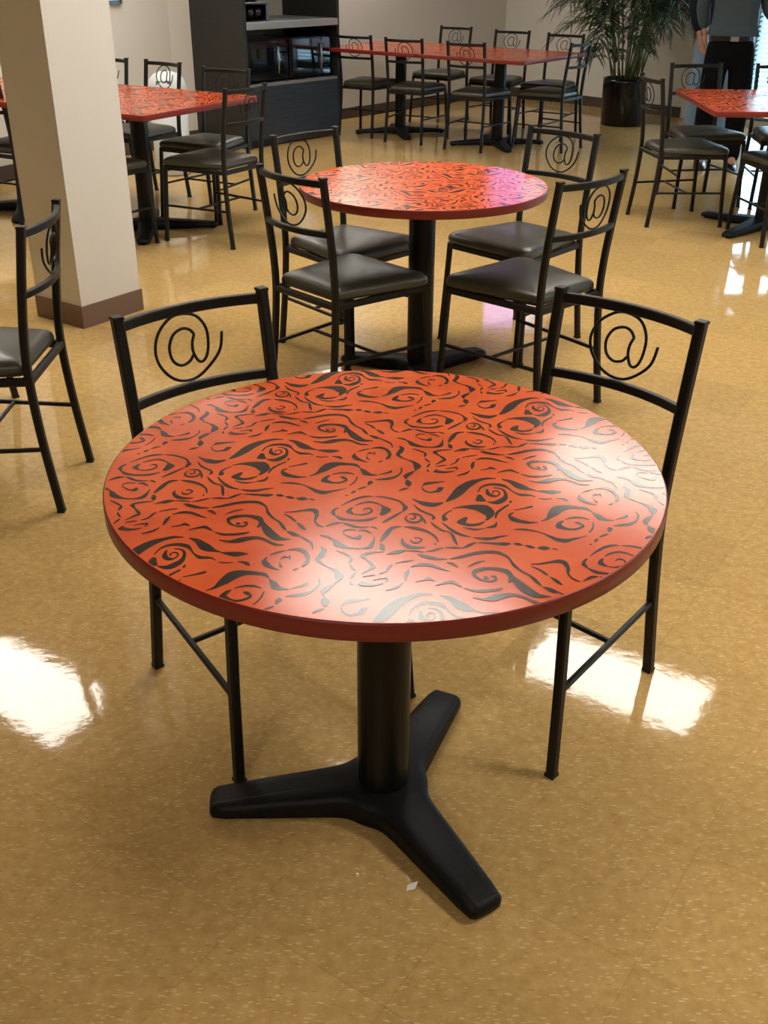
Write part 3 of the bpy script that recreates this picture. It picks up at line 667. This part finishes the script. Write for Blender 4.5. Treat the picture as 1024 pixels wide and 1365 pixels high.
def make_base(parent, angs, L, wt=.074, wh=.115, h0=.062, h1=.034):
    # column
    MB().lathe([(.050, .045), (.0505, .06), (.0505, TZ-.04), (.050, TZ-.035)], n=40).build('column', M['column'], parent)
    pb = MB()
    for a in (0, PI/2): pb.box((0, 0, TZ-.036), (.34, .05, .008), rz=a+math.radians(angs[0]))
    pb.lathe([(.075, TZ-.045), (.075, TZ-.040)], n=24).build('mounting_plate', M['cast'], parent)
    # star foot outline
    n = 240; k = len(angs); pts = []
    A = [math.radians(a) for a in angs]
    for i in range(n):
        t = 2*PI*i/n; best = 0.0
        # radius by union of tapered prongs and a filleted hub
        acc = 0.0
        for a in A:
            d = (t-a+PI) % (2*PI)-PI
            if abs(d) < PI/2:
                lo, hi = 0.0, L
                for _ in range(22):
                    m = (lo+hi)/2; x = m*math.cos(d); y = abs(m*math.sin(d))
                    w = wh/2+(wt/2-wh/2)*min(1, x/L)
                    e = max(0, x-(L-.018)); lim = w-(0.018-math.sqrt(max(0, .018**2-e*e)) if e > 0 else 0)
                    if x <= L and y <= lim: lo = m
                    else: hi = m
                r = lo
            else: r = 0
            acc += (r/.2)**9
        hub = .088; acc += (hub/.2)**9
        r = .2*acc**(1/9)
        pts.append((min(r, L), t))
    # refine: more points round the tips
    fine = []
    for i in range(n):
        r0, t0 = pts[i]; fine.append((r0*math.cos(t0), r0*math.sin(t0), r0))
    vs = []; fs = []
    def zt(r): return h0+(h1-h0)*max(0, min(1, (r-.06)/(L-.06)))
    lay = [(.0, 0.012), (.0, None), (.006, None), (.014, None)]
    for li, (ins, zz) in enumerate(lay):
        for i in range(n):
            x, y, r = fine[i]; xa, ya, _ = fine[i-1]; xb, yb, _ = fine[(i+1) % n]
            tx, ty = xb-xa, yb-ya; Lg = math.hypot(tx, ty)+1e-9
            X, Y = x-ty/Lg*ins, y+tx/Lg*ins; R = math.hypot(X, Y)
            z = .010 if li == 0 else (zt(r)-.012 if li == 1 else (zt(r)-.0035 if li == 2 else zt(r)))
            vs.append((X, Y, z))
    for j in range(3):
        for i in range(n): fs.append([j*n+i, j*n+(i+1) % n, (j+1)*n+(i+1) % n, (j+1)*n+i])
    # inner: collapse towards the hub circle
    for m, fct in ((4, .66), (5, .33)):
        for i in range(n):
            x, y, z = vs[3*n+i]; r = math.hypot(x, y); r2 = .045+(r-.045)*fct
            vs.append((x/r*r2, y/r*r2, zt(r2)))
        for i in range(n): fs.append([(m-1)*n+i, (m-1)*n+(i+1) % n, m*n+(i+1) % n, m*n+i])
    c = len(vs); vs.append((0, 0, h0+.004)); vs.append((0, 0, .010))
    for i in range(n): fs.append([5*n+i, 5*n+(i+1) % n, c]); fs.append([(i+1) % n, i, c+1])
    bo = MB().add(vs, fs, 0, True).build('star_foot', M['cast'], parent)
    for a in A:
        MB().lathe([(.016, 0), (.018, .003), (.016, .012)], c=((L-.03)*math.cos(a), (L-.03)*math.sin(a), 0), n=16).build('glide', M['rubber'], bo)
def circle(r, n=144): return [(r*math.cos(2*PI*i/n), r*math.sin(2*PI*i/n)) for i in range(n)]
def rsq(w, d, r=.022):
    o = []
    for (cx, cy, a0) in ((w/2-r, d/2-r, 0), (-w/2+r, d/2-r, 90), (-w/2+r, -d/2+r, 180), (w/2-r, -d/2+r, 270)):
        for k in range(6):
            a = math.radians(a0+18*k); o.append((cx+r*math.cos(a), cy+r*math.sin(a)))
    return o
T1 = (.0017, 1.567); T2 = (.139, 3.985)
t = empty('round_table', (*T1, 0)); tag(t, 'large orange round table with charcoal swirls in the foreground', 'table', 'round swirl-topped tables')
tabletop('tabletop', circle(.4615), t); make_base(t, (65, 185, 303), .345)
t = empty('round_table', (*T2, 0)); tag(t, 'second orange swirl-topped round table ringed by four chairs', 'table', 'round swirl-topped tables')
tabletop('tabletop', circle(.4615), t, rot=math.radians(172), shift=(.1, .05), wf=1.4); make_base(t, (37, 157, 277), .34)
def sq_table(cx, cy, ang, lab, g, w=1.055, d=1.055, foot=45, src=None):
    if src is None:
        t = empty('square_table', (cx, cy, 0), math.radians(ang))
        tabletop('tabletop', rsq(w, d), t, rot=math.radians(-ang)+.1, shift=(.03, .08), wf=1.8); make_base(t, (foot, foot+90, foot+180, foot+270), .42)
    else:
        t = copy_tree(src); t.location = (cx, cy, 0); t.rotation_euler = (0, 0, math.radians(ang))
    tag(t, lab, 'table', g); return t
F1 = (.977, 9.635); fu = (-.799*1.06, .602*1.06)
ts = sq_table(*F1, 143, 'right one of the two joined square tables by the far wall', 'joined square tables at the far wall')
sq_table(F1[0]+fu[0], F1[1]+fu[1], 143, 'left one of the two joined square tables by the far wall', 'joined square tables at the far wall', src=ts)
L1 = (-1.453, 6.423)
tl = sq_table(*L1, 150, 'orange square table beside the pillar, in front of the black cabinet', 'joined square tables behind the pillar', foot=37, w=1.02, d=1.02)
sq_table(L1[0]-.866*1.025, L1[1]+.5*1.025, 150, 'square table mostly hidden behind the pillar, a sliver at the left edge', 'joined square tables behind the pillar', src=tl)
sq_table(2.345, 6.55, -2, 'orange square table at the right edge reflecting the window', None, foot=45)

# ------------------------------------------------------------------ black cabinet
f_ = Vector((.656, .755)).normalized(); g_ = Vector((-f_.y, f_.x))     # along the front, and into the wall
C0 = Vector((-1.165, 9.285)); CW, CD, CHH = 1.13, .74, 2.3
cab = empty('black_cabinet', (*C0, 0), math.atan2(f_.y, f_.x)); tag(cab, 'tall black woodgrain cabinet with open niche and grey counter on the left wall', 'cabinet')
def part(name, x0, x1, y0, y1, z0, z1, m, parent=cab, bev=0):
    return MB().box(((x0+x1)/2, (y0+y1)/2, (z0+z1)/2), (x1-x0, y1-y0, z1-z0), bev=bev).build(name, m, parent)
part('side_panel', 0, .03, 0, CD, 0.0, CHH, M['cab_side']); part('side_panel', CW-.03, CW, 0, CD, 0.0, CHH, M['cab_side'])
part('front_panel', .03, CW-.03, 0.0, .02, .07, .49, M['cab']); part('toe_kick', .03, CW-.03, .05, .07, 0, .07, M['cab_in'])
part('niche_shelf', .03, CW-.03, .0, CD, .49, .51, M['edge']); part('back_panel', .03, CW-.03, CD-.02, CD, .0, .93, M['cab_in'])
part('countertop', .0305, CW-.0305, -.015, CD, .93, .985, M['counter'], bev=.004); part('backsplash', .38, CW-.03, CD-.02, CD, .985, CHH, M['cab_back'])
part('backsplash', .03, .38, CD-.02, CD, .985, CHH, M['cab_in']); part('divider', .365, .385, .25, CD-.02, .985, CHH-.3, M['cab_side'])  # left backsplash coloured black to stand for the shade there
part('upper_cupboard', .03, CW-.03, .1, CD-.02, CHH-.6, CHH, M['cab'])
def microwave(x0, w, lab):
    p = C0+f_*(x0+w/2)+g_*.06
    r = empty('microwave', (p.x, p.y, .51), math.atan2(f_.y, f_.x)); tag(r, lab, 'microwave', 'black microwaves in the cabinet niche')
    h, d = .33, .38
    MB().box((0, d/2, h/2+.012), (w, d, h), bev=.012).build('body', M['gloss_black'], r)
    dr = MB().box((-w*.12, -.008, h/2+.012), (w*.72, .02, h-.03), bev=.005).build('door', M['gloss_black'], r)
    MB().box((-w*.13, -.019, h/2+.012), (w*.52, .004, h*.56)).build('door_window', M['dark_glass'], dr)
    MB().sweep([(w*.215, -.03, .07), (w*.215, -.04, h*.5), (w*.215, -.03, h-.05)], round_sec(.008), up=(0, 1, 0)).build('handle', M['steel'], dr)
    cp = MB().box((w*.375, -.006, h/2+.012), (w*.22, .014, h-.03), bev=.003).build('control_panel', M['dark_glass'], r)
    kb = MB()
    for i in range(5):
        for j in range(3): kb.box((w*.375+(j-1)*.026, -.0145, .07+i*.03), (.018, .004, .016))
    kb.build('keypad', M['gloss_black'], cp)
    for sx in (-1, 1): MB().box((sx*w*.4, .05, .006), (.03, .03, .012)).build('foot', M['rubber'], r)
    MB().box((0, d-.05, .006), (.3, .03, .012)).build('foot', M['rubber'], r)
microwave(.045, .50, 'left black microwave in the cabinet niche'); microwave(.575, .49, 'right black microwave in the cabinet niche')
# black cup rack on the counter
p = C0+f_*.20+g_*.17
rk = empty('cup_rack', (p.x, p.y, .985), math.atan2(f_.y, f_.x)); tag(rk, 'black rack with rounded cups on the left of the grey counter', 'rack')
rb = MB().box((0, 0, .135), (.30, .20, .02), bev=.004).box((-.14, 0, .0675), (.02, .18, .115)).box((.14, 0, .0675), (.02, .18, .115)).box((0, .09, .06), (.28, .012, .12)).box((0, 0, .005), (.30, .20, .01))
rb.build('rack_frame', M['gloss_black'], rk)
for k in range(3):
    cu = MB().lathe([(.018, .0), (.036, .012), (.042, .05), (.044, .1), (.040, .1), (.036, .055), (.012, .02)], n=24).build('cup', M['gloss_black'], loc=(*(p+f_*(-.09+.09*k)-g_*.02), .996))
    tag(cu, ['left', 'middle', 'right'][k]+' one of three black cups in the rack on the counter', 'cup', 'black cups in the counter rack')

# white bin
bn = empty('waste_bin', (-1.62, 8.22, 0)); tag(bn, 'white round waste bin with domed lid beside the black cabinet', 'bin')
MB().lathe([(.115, .0), (.13, .012), (.134, .1), (.139, .56)], n=40).build('body', M['white_plastic'], bn)
MB().lathe([(.144, .55), (.146, .59), (.141, .63), (.124, .675), (.092, .705), (.046, .722), (.005, .727)], n=40).build('lid', M['white_plastic'], bn)
bn.children[-1]
MB().box((.0, -.118, .645), (.11, .02, .05), bev=.004).build('flap', M['edge'], bn.children[1])

# framed picture on the left wall
wd = Vector((-.5225, -.8526)); pw = Vector((-2.18, 8.962)); wn = Vector((.8526, -.5225))
pp = PM+wd*((pw-PM).dot(wd))+wn*.0
fr = empty('picture_frame', (pp.x, pp.y, 1.13), math.atan2(wd.y, wd.x)+PI); tag(fr, 'small black framed notice on the wall between pillar and black cabinet', 'picture frame')
fb = MB()
for s in (-1, 1):
    fb.box((s*.135, -.012, .17), (.025, .022, .34)); fb.box((0, -.012, .17+s*.158), (.245, .022, .025))
fb.build('frame', M['gloss_black'], fr)
MB().box((0, -.006, .17), (.245, .008, .30)).build('print', M['paper'], fr)
MB().box((0, -.0105, .05), (.245, .002, .022)).build('green_band', mat('green_band', (.05, .16, .13), .5), fr)

# television high in the far corner (it mirrors in the floor and in the second table)
tvp = Vector((1.62, 12.60))
tv = empty('television', (tvp.x, tvp.y, 2.40), math.radians(-6)); tag(tv, 'glowing violet television mounted high in the far corner', 'television')
MB().box((0, .03, 0), (.84, .07, .56), bev=.01).build('housing', M['gloss_black'], tv)
mtv, nt, bs = new_mat('screen_glow')
tc = nt.nodes.new('ShaderNodeTexCoord'); sp = nt.nodes.new('ShaderNodeSeparateXYZ'); nt.links.new(tc.outputs['Object'], sp.inputs[0])
rp = nt.nodes.new('ShaderNodeValToRGB'); rp.color_ramp.interpolation = 'CONSTANT'
rp.color_ramp.elements[0].color = (.52, .33, .92, 1); rp.color_ramp.elements[1].position = .5; rp.color_ramp.elements[1].color = (.8, .8, 1, 1)
ad = nt.nodes.new('ShaderNodeMath'); ad.operation = 'ADD'; ad.inputs[1].default_value = .5
nt.links.new(sp.outputs['X'], ad.inputs[0]); nt.links.new(ad.outputs[0], rp.inputs['Fac'])
nt.links.new(rp.outputs['Color'], bs.inputs['Emission Color']); bs.inputs['Emission Strength'].default_value = TVS; bs.inputs['Base Color'].default_value = (0, 0, 0, 1)
MB().box((0, -.007, 0), (.78, .004, .50)).build('screen', mtv, tv)
MB().box((-.1, .16, 0), (.06, .22, .06)).build('wall_bracket', M['metal'], tv)

# paper scrap
ps = MB().add([(0, 0, .001), (.016, .004, .002), (.022, .018, .007), (.006, .016, .002), (.002, .009, .006)], [[0, 1, 2, 4], [4, 2, 3]])
o = ps.build('paper_scrap', M['paper'], loc=(.045, 1.335, 0)); tag(o, 'tiny white paper scrap on the floor by the front table foot', 'paper scrap')
sm = o.modifiers.new('thick', 'SOLIDIFY'); sm.thickness = .0008

# ------------------------------------------------------------------ potted palm
pl = empty('potted_palm', (2.33, 10.93, 0)); tag(pl, 'tall bamboo palm in a glossy black cylinder pot by the far wall', 'potted plant')
MB().lathe([(.195, 0), (.20, .008), (.212, .40), (.212, .43), (.196, .43), (.192, .39)], n=48).build('pot', M['pot'], pl)
MB().lathe([(.193, .36), (.193, .392), (.10, .402), (.01, .405)], n=32).build('soil', M['soil'], pl)
rnd = random.Random(11); fol = MB()
def frond(base, az, el, L, n=11, wl=.021):
    # a curved stalk with paired narrow leaflets
    pts = []; p = Vector(base); e = el
    for k in range(n+1):
        pts.append(p.copy()); d = Vector((math.cos(az)*math.cos(e), math.sin(az)*math.cos(e), math.sin(e))); p = p+d*(L/n); e -= .13+.05*rnd.random()
    fol.sweep(pts, round_sec(.003, 4), scales=[1-.7*k/n for k in range(n+1)])
    for k in range(2, n+1):
        t = (pts[k]-pts[k-1]).normalized(); side = t.cross(Vector((0, 0, 1)))
        if side.length < .1: side = Vector((1, 0, 0))
        side.normalize(); upv = side.cross(t)
        ll = L*(.52-.28*abs(k/n-.45))*(.8+.4*rnd.random())
        for s in (-1, 1):
            if k == n and s == 1: dr = t*1.0
            else: dr = (t*.75+side*s*.8+Vector((0, 0, .1-.25*rnd.random()))).normalized()
            wv = dr.cross(upv).normalized()*wl*(.6+.5*rnd.random())*.5
            b0 = pts[k]; m1 = b0+dr*ll*.35+Vector((0, 0, .004)); m2 = b0+dr*ll*.75-Vector((0, 0, .05*ll)); tip = b0+dr*ll-Vector((0, 0, .22*ll))
            fd = upv*.004
            fol.add([b0, m1+wv+fd, m1-wv+fd, m1, m2+wv*.7+fd, m2-wv*.7+fd, m2, tip], [[0, 1, 3], [0, 3, 2], [1, 4, 6, 3], [3, 6, 5, 2], [4, 7, 6], [6, 7, 5]], 0, True)
for k in range(24):
    a = rnd.random()*2*PI; r0 = .02+.14*rnd.random(); x0, y0 = r0*math.cos(a), r0*math.sin(a)
    Lc = .9+.95*rnd.random(); lean = .10+.17*rnd.random()
    if k < 3: Lc = .35+.2*k; lean = .3
    top = Vector((x0+math.cos(a)*lean*Lc, y0+math.sin(a)*lean*Lc, .39+Lc))
    pts = [Vector((x0, y0, .39)).lerp(top, q/6)+Vector((math.cos(a)*.03*q*q/36, math.sin(a)*.03*q*q/36, 0)) for q in range(7)]
    MB().sweep(pts, round_sec(.0085, 7), scales=[1, .97, .94, .9, .85, .8, .7]).build('cane', M['cane'], pl)
    nf = 5 if k < 3 else 11
    for j in range(nf):
        q = .42+.58*(j+.5)/nf if k >= 3 else .5+.5*j/nf
        bpt = Vector((x0, y0, .39)).lerp(top, q)
        az = a+rnd.uniform(-2.2, 2.2) if j < nf-2 else a+rnd.uniform(-.8, .8)
        frond(bpt, az, rnd.uniform(.35, 1.1), rnd.uniform(.36, .60) if k >= 3 else .24)
fol.build('foliage', M['leaf'], pl)

# ------------------------------------------------------------------ people
def skin_obj(name, verts, edges, m, parent, root=0, sub=2):
    me = bpy.data.meshes.new(name); me.from_pydata([v[0] for v in verts], edges, []); me.materials.append(m)
    o = bpy.data.objects.new(name, me); COL.objects.link(o); o.parent = parent
    md = o.modifiers.new('skin', 'SKIN'); md.use_smooth_shade = True
    for i, v in enumerate(verts):
        r = v[1]; r = r if isinstance(r, tuple) else (r, r)
        me.skin_vertices[0].data[i].radius = r; me.skin_vertices[0].data[i].use_root = (i == root)
    s = o.modifiers.new('sub', 'SUBSURF'); s.levels = sub; s.render_levels = sub
    return o
def chain(V, E, pts, start=None):
    prev = start
    for p in pts:
        V.append(p); i = len(V)-1
        if prev is not None: E.append((prev, i))
        prev = i
    return prev
def person(loc, rz, lab, shirt, trousers, armR, armL, height=1.78, feet=((-.11, 0.02), (.12, -.02)), belt=True):
    """faces local -y; R is the local -x side; arm = (elbow, wrist)"""
    k = height/1.78
    P = empty('person', loc, rz); tag(P, lab, 'person', None)
    V = []; E = []
    pel = chain(V, E, [((0, 0, .95*k), (.135, .10))])
    ch = chain(V, E, [((0, .0, 1.10*k), (.125, .095)), ((0, .005, 1.27*k), (.15, .105)), ((0, .01, 1.41*k), (.13, .085))], pel)
    hd = chain(V, E, [((0, .0, 1.50*k), .052), ((0, -.012, 1.58*k), (.062, .068)), ((0, -.012, 1.66*k), (.073, .088)), ((0, -.005, 1.735*k), (.058, .07))], ch)
    # nose, ears, chin
    V.append(((0, -.112, 1.625*k), .012)); E.append((len(V)-2-1+0, len(V)-1)) if False else E.append((6, len(V)-1))
    for s in (-1, 1):
        V.append(((s*.083, .0, 1.635*k), (.012, .022))); E.append((6, len(V)-1))
    arms = {}
    for s, (el, wr) in ((-1, armR), (1, armL)):
        sh = chain(V, E, [((s*.165, .01, 1.415*k), .058), (el, .042), (wr, (.026, .022))], ch)
        w = Vector(wr); d = (w-Vector(el)).normalized()
        inw = Vector((-s, 0, 0)); nrm = d.cross(inw)
        if nrm.length < .2: inw = Vector((0, -1, 0)); nrm = d.cross(inw)
        nrm.normalize(); wid = nrm.normalized(); palmn = wid.cross(d).normalized()
        pm = w+d*.06
        V.append((tuple(pm), (.034, .016))); E.append((sh, len(V)-1)); pi = len(V)-1
        for q, (off, ln) in enumerate(((-.027, .075), (-.009, .086), (.009, .08), (.026, .062))):
            b0 = pm+wid*off+d*.035; b1 = b0+d*ln*.5+palmn*s*-.004; b2 = b1+d*ln*.42+palmn*.018
            chain(V, E, [(tuple(b0), .0098), (tuple(b1), .0088), (tuple(b2), .0075)], pi)
        b0 = w+d*.03-wid*.03; b1 = b0+d*.03-wid*.018; b2 = b1+d*.028
        chain(V, E, [(tuple(b0), .0125), (tuple(b1), .011), (tuple(b2), .009)], pi)
    for s, ft in ((-1, feet[0]), (1, feet[1])):
        chain(V, E, [((s*.09, 0, .87*k), .09), ((ft[0]*.95, ft[1]-.01, .50*k), .055), ((ft[0], ft[1]+.03, .30*k), .052), ((ft[0], ft[1]+.03, .09), .036), ((ft[0]+s*.01, ft[1]-.10, .045), (.038, .028))], pel)
    skin_obj('body', V, E, M['skin'], P)
    # trousers
    V = []; E = []
    a = chain(V, E, [((0, 0, .90*k), (.168, .128))]); chain(V, E, [((0, 0, 1.0*k), (.160, .122))], a)
    for s, ft in ((-1, feet[0]), (1, feet[1])):
        chain(V, E, [((s*.09, 0, .80*k), .108), ((ft[0]*.95, ft[1]-.01, .50*k), .092), ((ft[0], ft[1]+.02, .28*k), .080), ((ft[0], ft[1]+.02, .03), .072)], a)
    tr = skin_obj('trousers', V, E, M[trousers], P)
    # shirt with sleeves
    V = []; E = []
    a = chain(V, E, [((0, 0, 1.12*k), (.172, .140))]); chain(V, E, [((0, 0, .965*k), (.180, .140))], a)
    c = chain(V, E, [((0, .0, 1.26*k), (.176, .140)), ((0, .01, 1.40*k), (.150, .118)), ((0, .008, 1.49*k), (.078, .075))], a)
    for s, (el, wr) in ((-1, armR), (1, armL)):
        e, w = Vector(el), Vector(wr); w2 = e.lerp(w, .93)
        chain(V, E, [((s*.17, .01, 1.40*k), .072), (tuple(Vector((s*.18, .01, 1.39*k)).lerp(e, .55)), .064), (el, .058), (tuple(e.lerp(w, .5)), .052), (tuple(w2), .040)], c-1)
    skin_obj('shirt', V, E, M[shirt], P)
    if belt:
        bt = MB(); n = 40; ringp = [(.160*math.cos(2*PI*i/n), .122*math.sin(2*PI*i/n), .945*k) for i in range(n)]
        bt.sweep(ringp, rect_sec(.008, .034), closed=True); bb = bt.build('belt', M['leather'], P)
        MB().box((0, -.128, .945*k), (.06, .008, .036), bev=.002).build('buckle', M['steel'], bb)
    for s, ft in ((-1, feet[0]), (1, feet[1])):
        sh = MB(); vs = []; fs = []; n = 20
        for (z, g) in ((0.0, .96), (.012, 1.0), (.03, .98), (.055, .84), (.075, .62)):
            for i in range(n):
                t = 2*PI*i/n; x = .046*math.cos(t)*(1.08 if math.sin(t) < 0 else .9); y = -.05+.135*math.sin(t)
                zz = z if z < .02 else z*(1.15 if y > -.02 else (.9 if y > -.1 else .75))
                vs.append((ft[0]+x*g, ft[1]+.02+(y+.0)*g+(.015 if z > .05 else 0), zz))
        for j in range(4):
            for i in range(n): fs.append([j*n+i, j*n+(i+1) % n, (j+1)*n+(i+1) % n, (j+1)*n+i])
        fs.append(list(range(n))[::-1]); fs.append([4*n+i for i in range(n)])
        sh.add(vs, fs, 0, True).build('shoe', M['leather'], P)
    # hair cap and eyes
    hr = MB(); vs = []; fs = []; n = 24; m_ = 8
    for j in range(m_+1):
        ph = (PI*.62)*j/m_
        for i in range(n):
            t = 2*PI*i/n; fy = math.sin(t)
            lim = ph*(1 if fy > -.3 else .62)
            vs.append((.088*math.sin(lim)*math.cos(t), -.004+.106*math.sin(lim)*fy, (1.668*k)+.118*math.cos(lim)))
    for j in range(m_):
        for i in range(n): fs.append([j*n+i, j*n+(i+1) % n, (j+1)*n+(i+1) % n, (j+1)*n+i])
    ho = hr.add(vs, fs, 0, True).build('hair', M['hair'], P)
    sd = ho.modifiers.new('thick', 'SOLIDIFY'); sd.thickness = .012
    for s in (-1, 1):
        MB().lathe([(.001, -.008), (.006, -.006), (.009, 0), (.006, .006), (.001, .008)], c=(s*.031, -.084, 1.645*k), n=12).build('eye', M['eye'], P)
    return P
person((2.60, 8.58, 0), math.radians(-8), 'standing person in black trousers, belt and grey-blue denim shirt', 'denim_shirt', 'black_cloth',
       ((-.235, .10, 1.16), (-.185, .15, .98)), ((.245, .0, 1.12), (.43, -.16, 1.02)))
person((2.88, 9.92, 0), math.radians(5), 'person in light blue jeans and dark shirt standing behind the black-trousered person', 'navy_cloth', 'jeans',
       ((-.235, .03, 1.13), (-.185, -.05, .885)), ((.235, .03, 1.13), (.20, -.05, .885)), belt=False)

# ------------------------------------------------------------------ daylight, camera, view
wld = bpy.data.worlds.new('outdoor_daylight'); S.world = wld; wld.use_nodes = True
bg = wld.node_tree.nodes['Background']; bg.inputs['Color'].default_value = (.52, .80, 1.0, 1); bg.inputs['Strength'].default_value = WORLD
FPX, TH, ROLL, HC = 1383.76, 0.4955626, 0.006162, 1.5068
cd = bpy.data.cameras.new('camera'); cam = bpy.data.objects.new('camera', cd); COL.objects.link(cam)
cd.sensor_fit = 'VERTICAL'; cd.sensor_height = 36; cd.lens = 36*FPX/1365; cd.clip_start = .05
c, s = math.cos(TH), math.sin(TH); cr, sr = math.cos(ROLL), math.sin(ROLL)
U0 = Vector((0, s, c)); X0 = Vector((1, 0, 0)); right = X0*cr+U0*sr; upv = -X0*sr+U0*cr; back = -Vector((0, c, -s))
mt = Matrix(((right.x, upv.x, back.x, 0), (right.y, upv.y, back.y, 0), (right.z, upv.z, back.z, HC), (0, 0, 0, 1)))
cam.matrix_world = mt; S.camera = cam
S.view_settings.view_transform = 'Standard'; S.view_settings.look = 'None'; S.view_settings.gamma = 1; S.view_settings.use_curve_mapping = False
S.view_settings.exposure = EXPO
S.cycles.use_denoising = True; S.cycles.max_bounces = 8; S.cycles.diffuse_bounces = 4; S.cycles.glossy_bounces = 4; S.cycles.transparent_max_bounces = 8
S.cycles.sample_clamp_indirect = 6; S.cycles.caustics_reflective = False; S.cycles.caustics_refractive = False
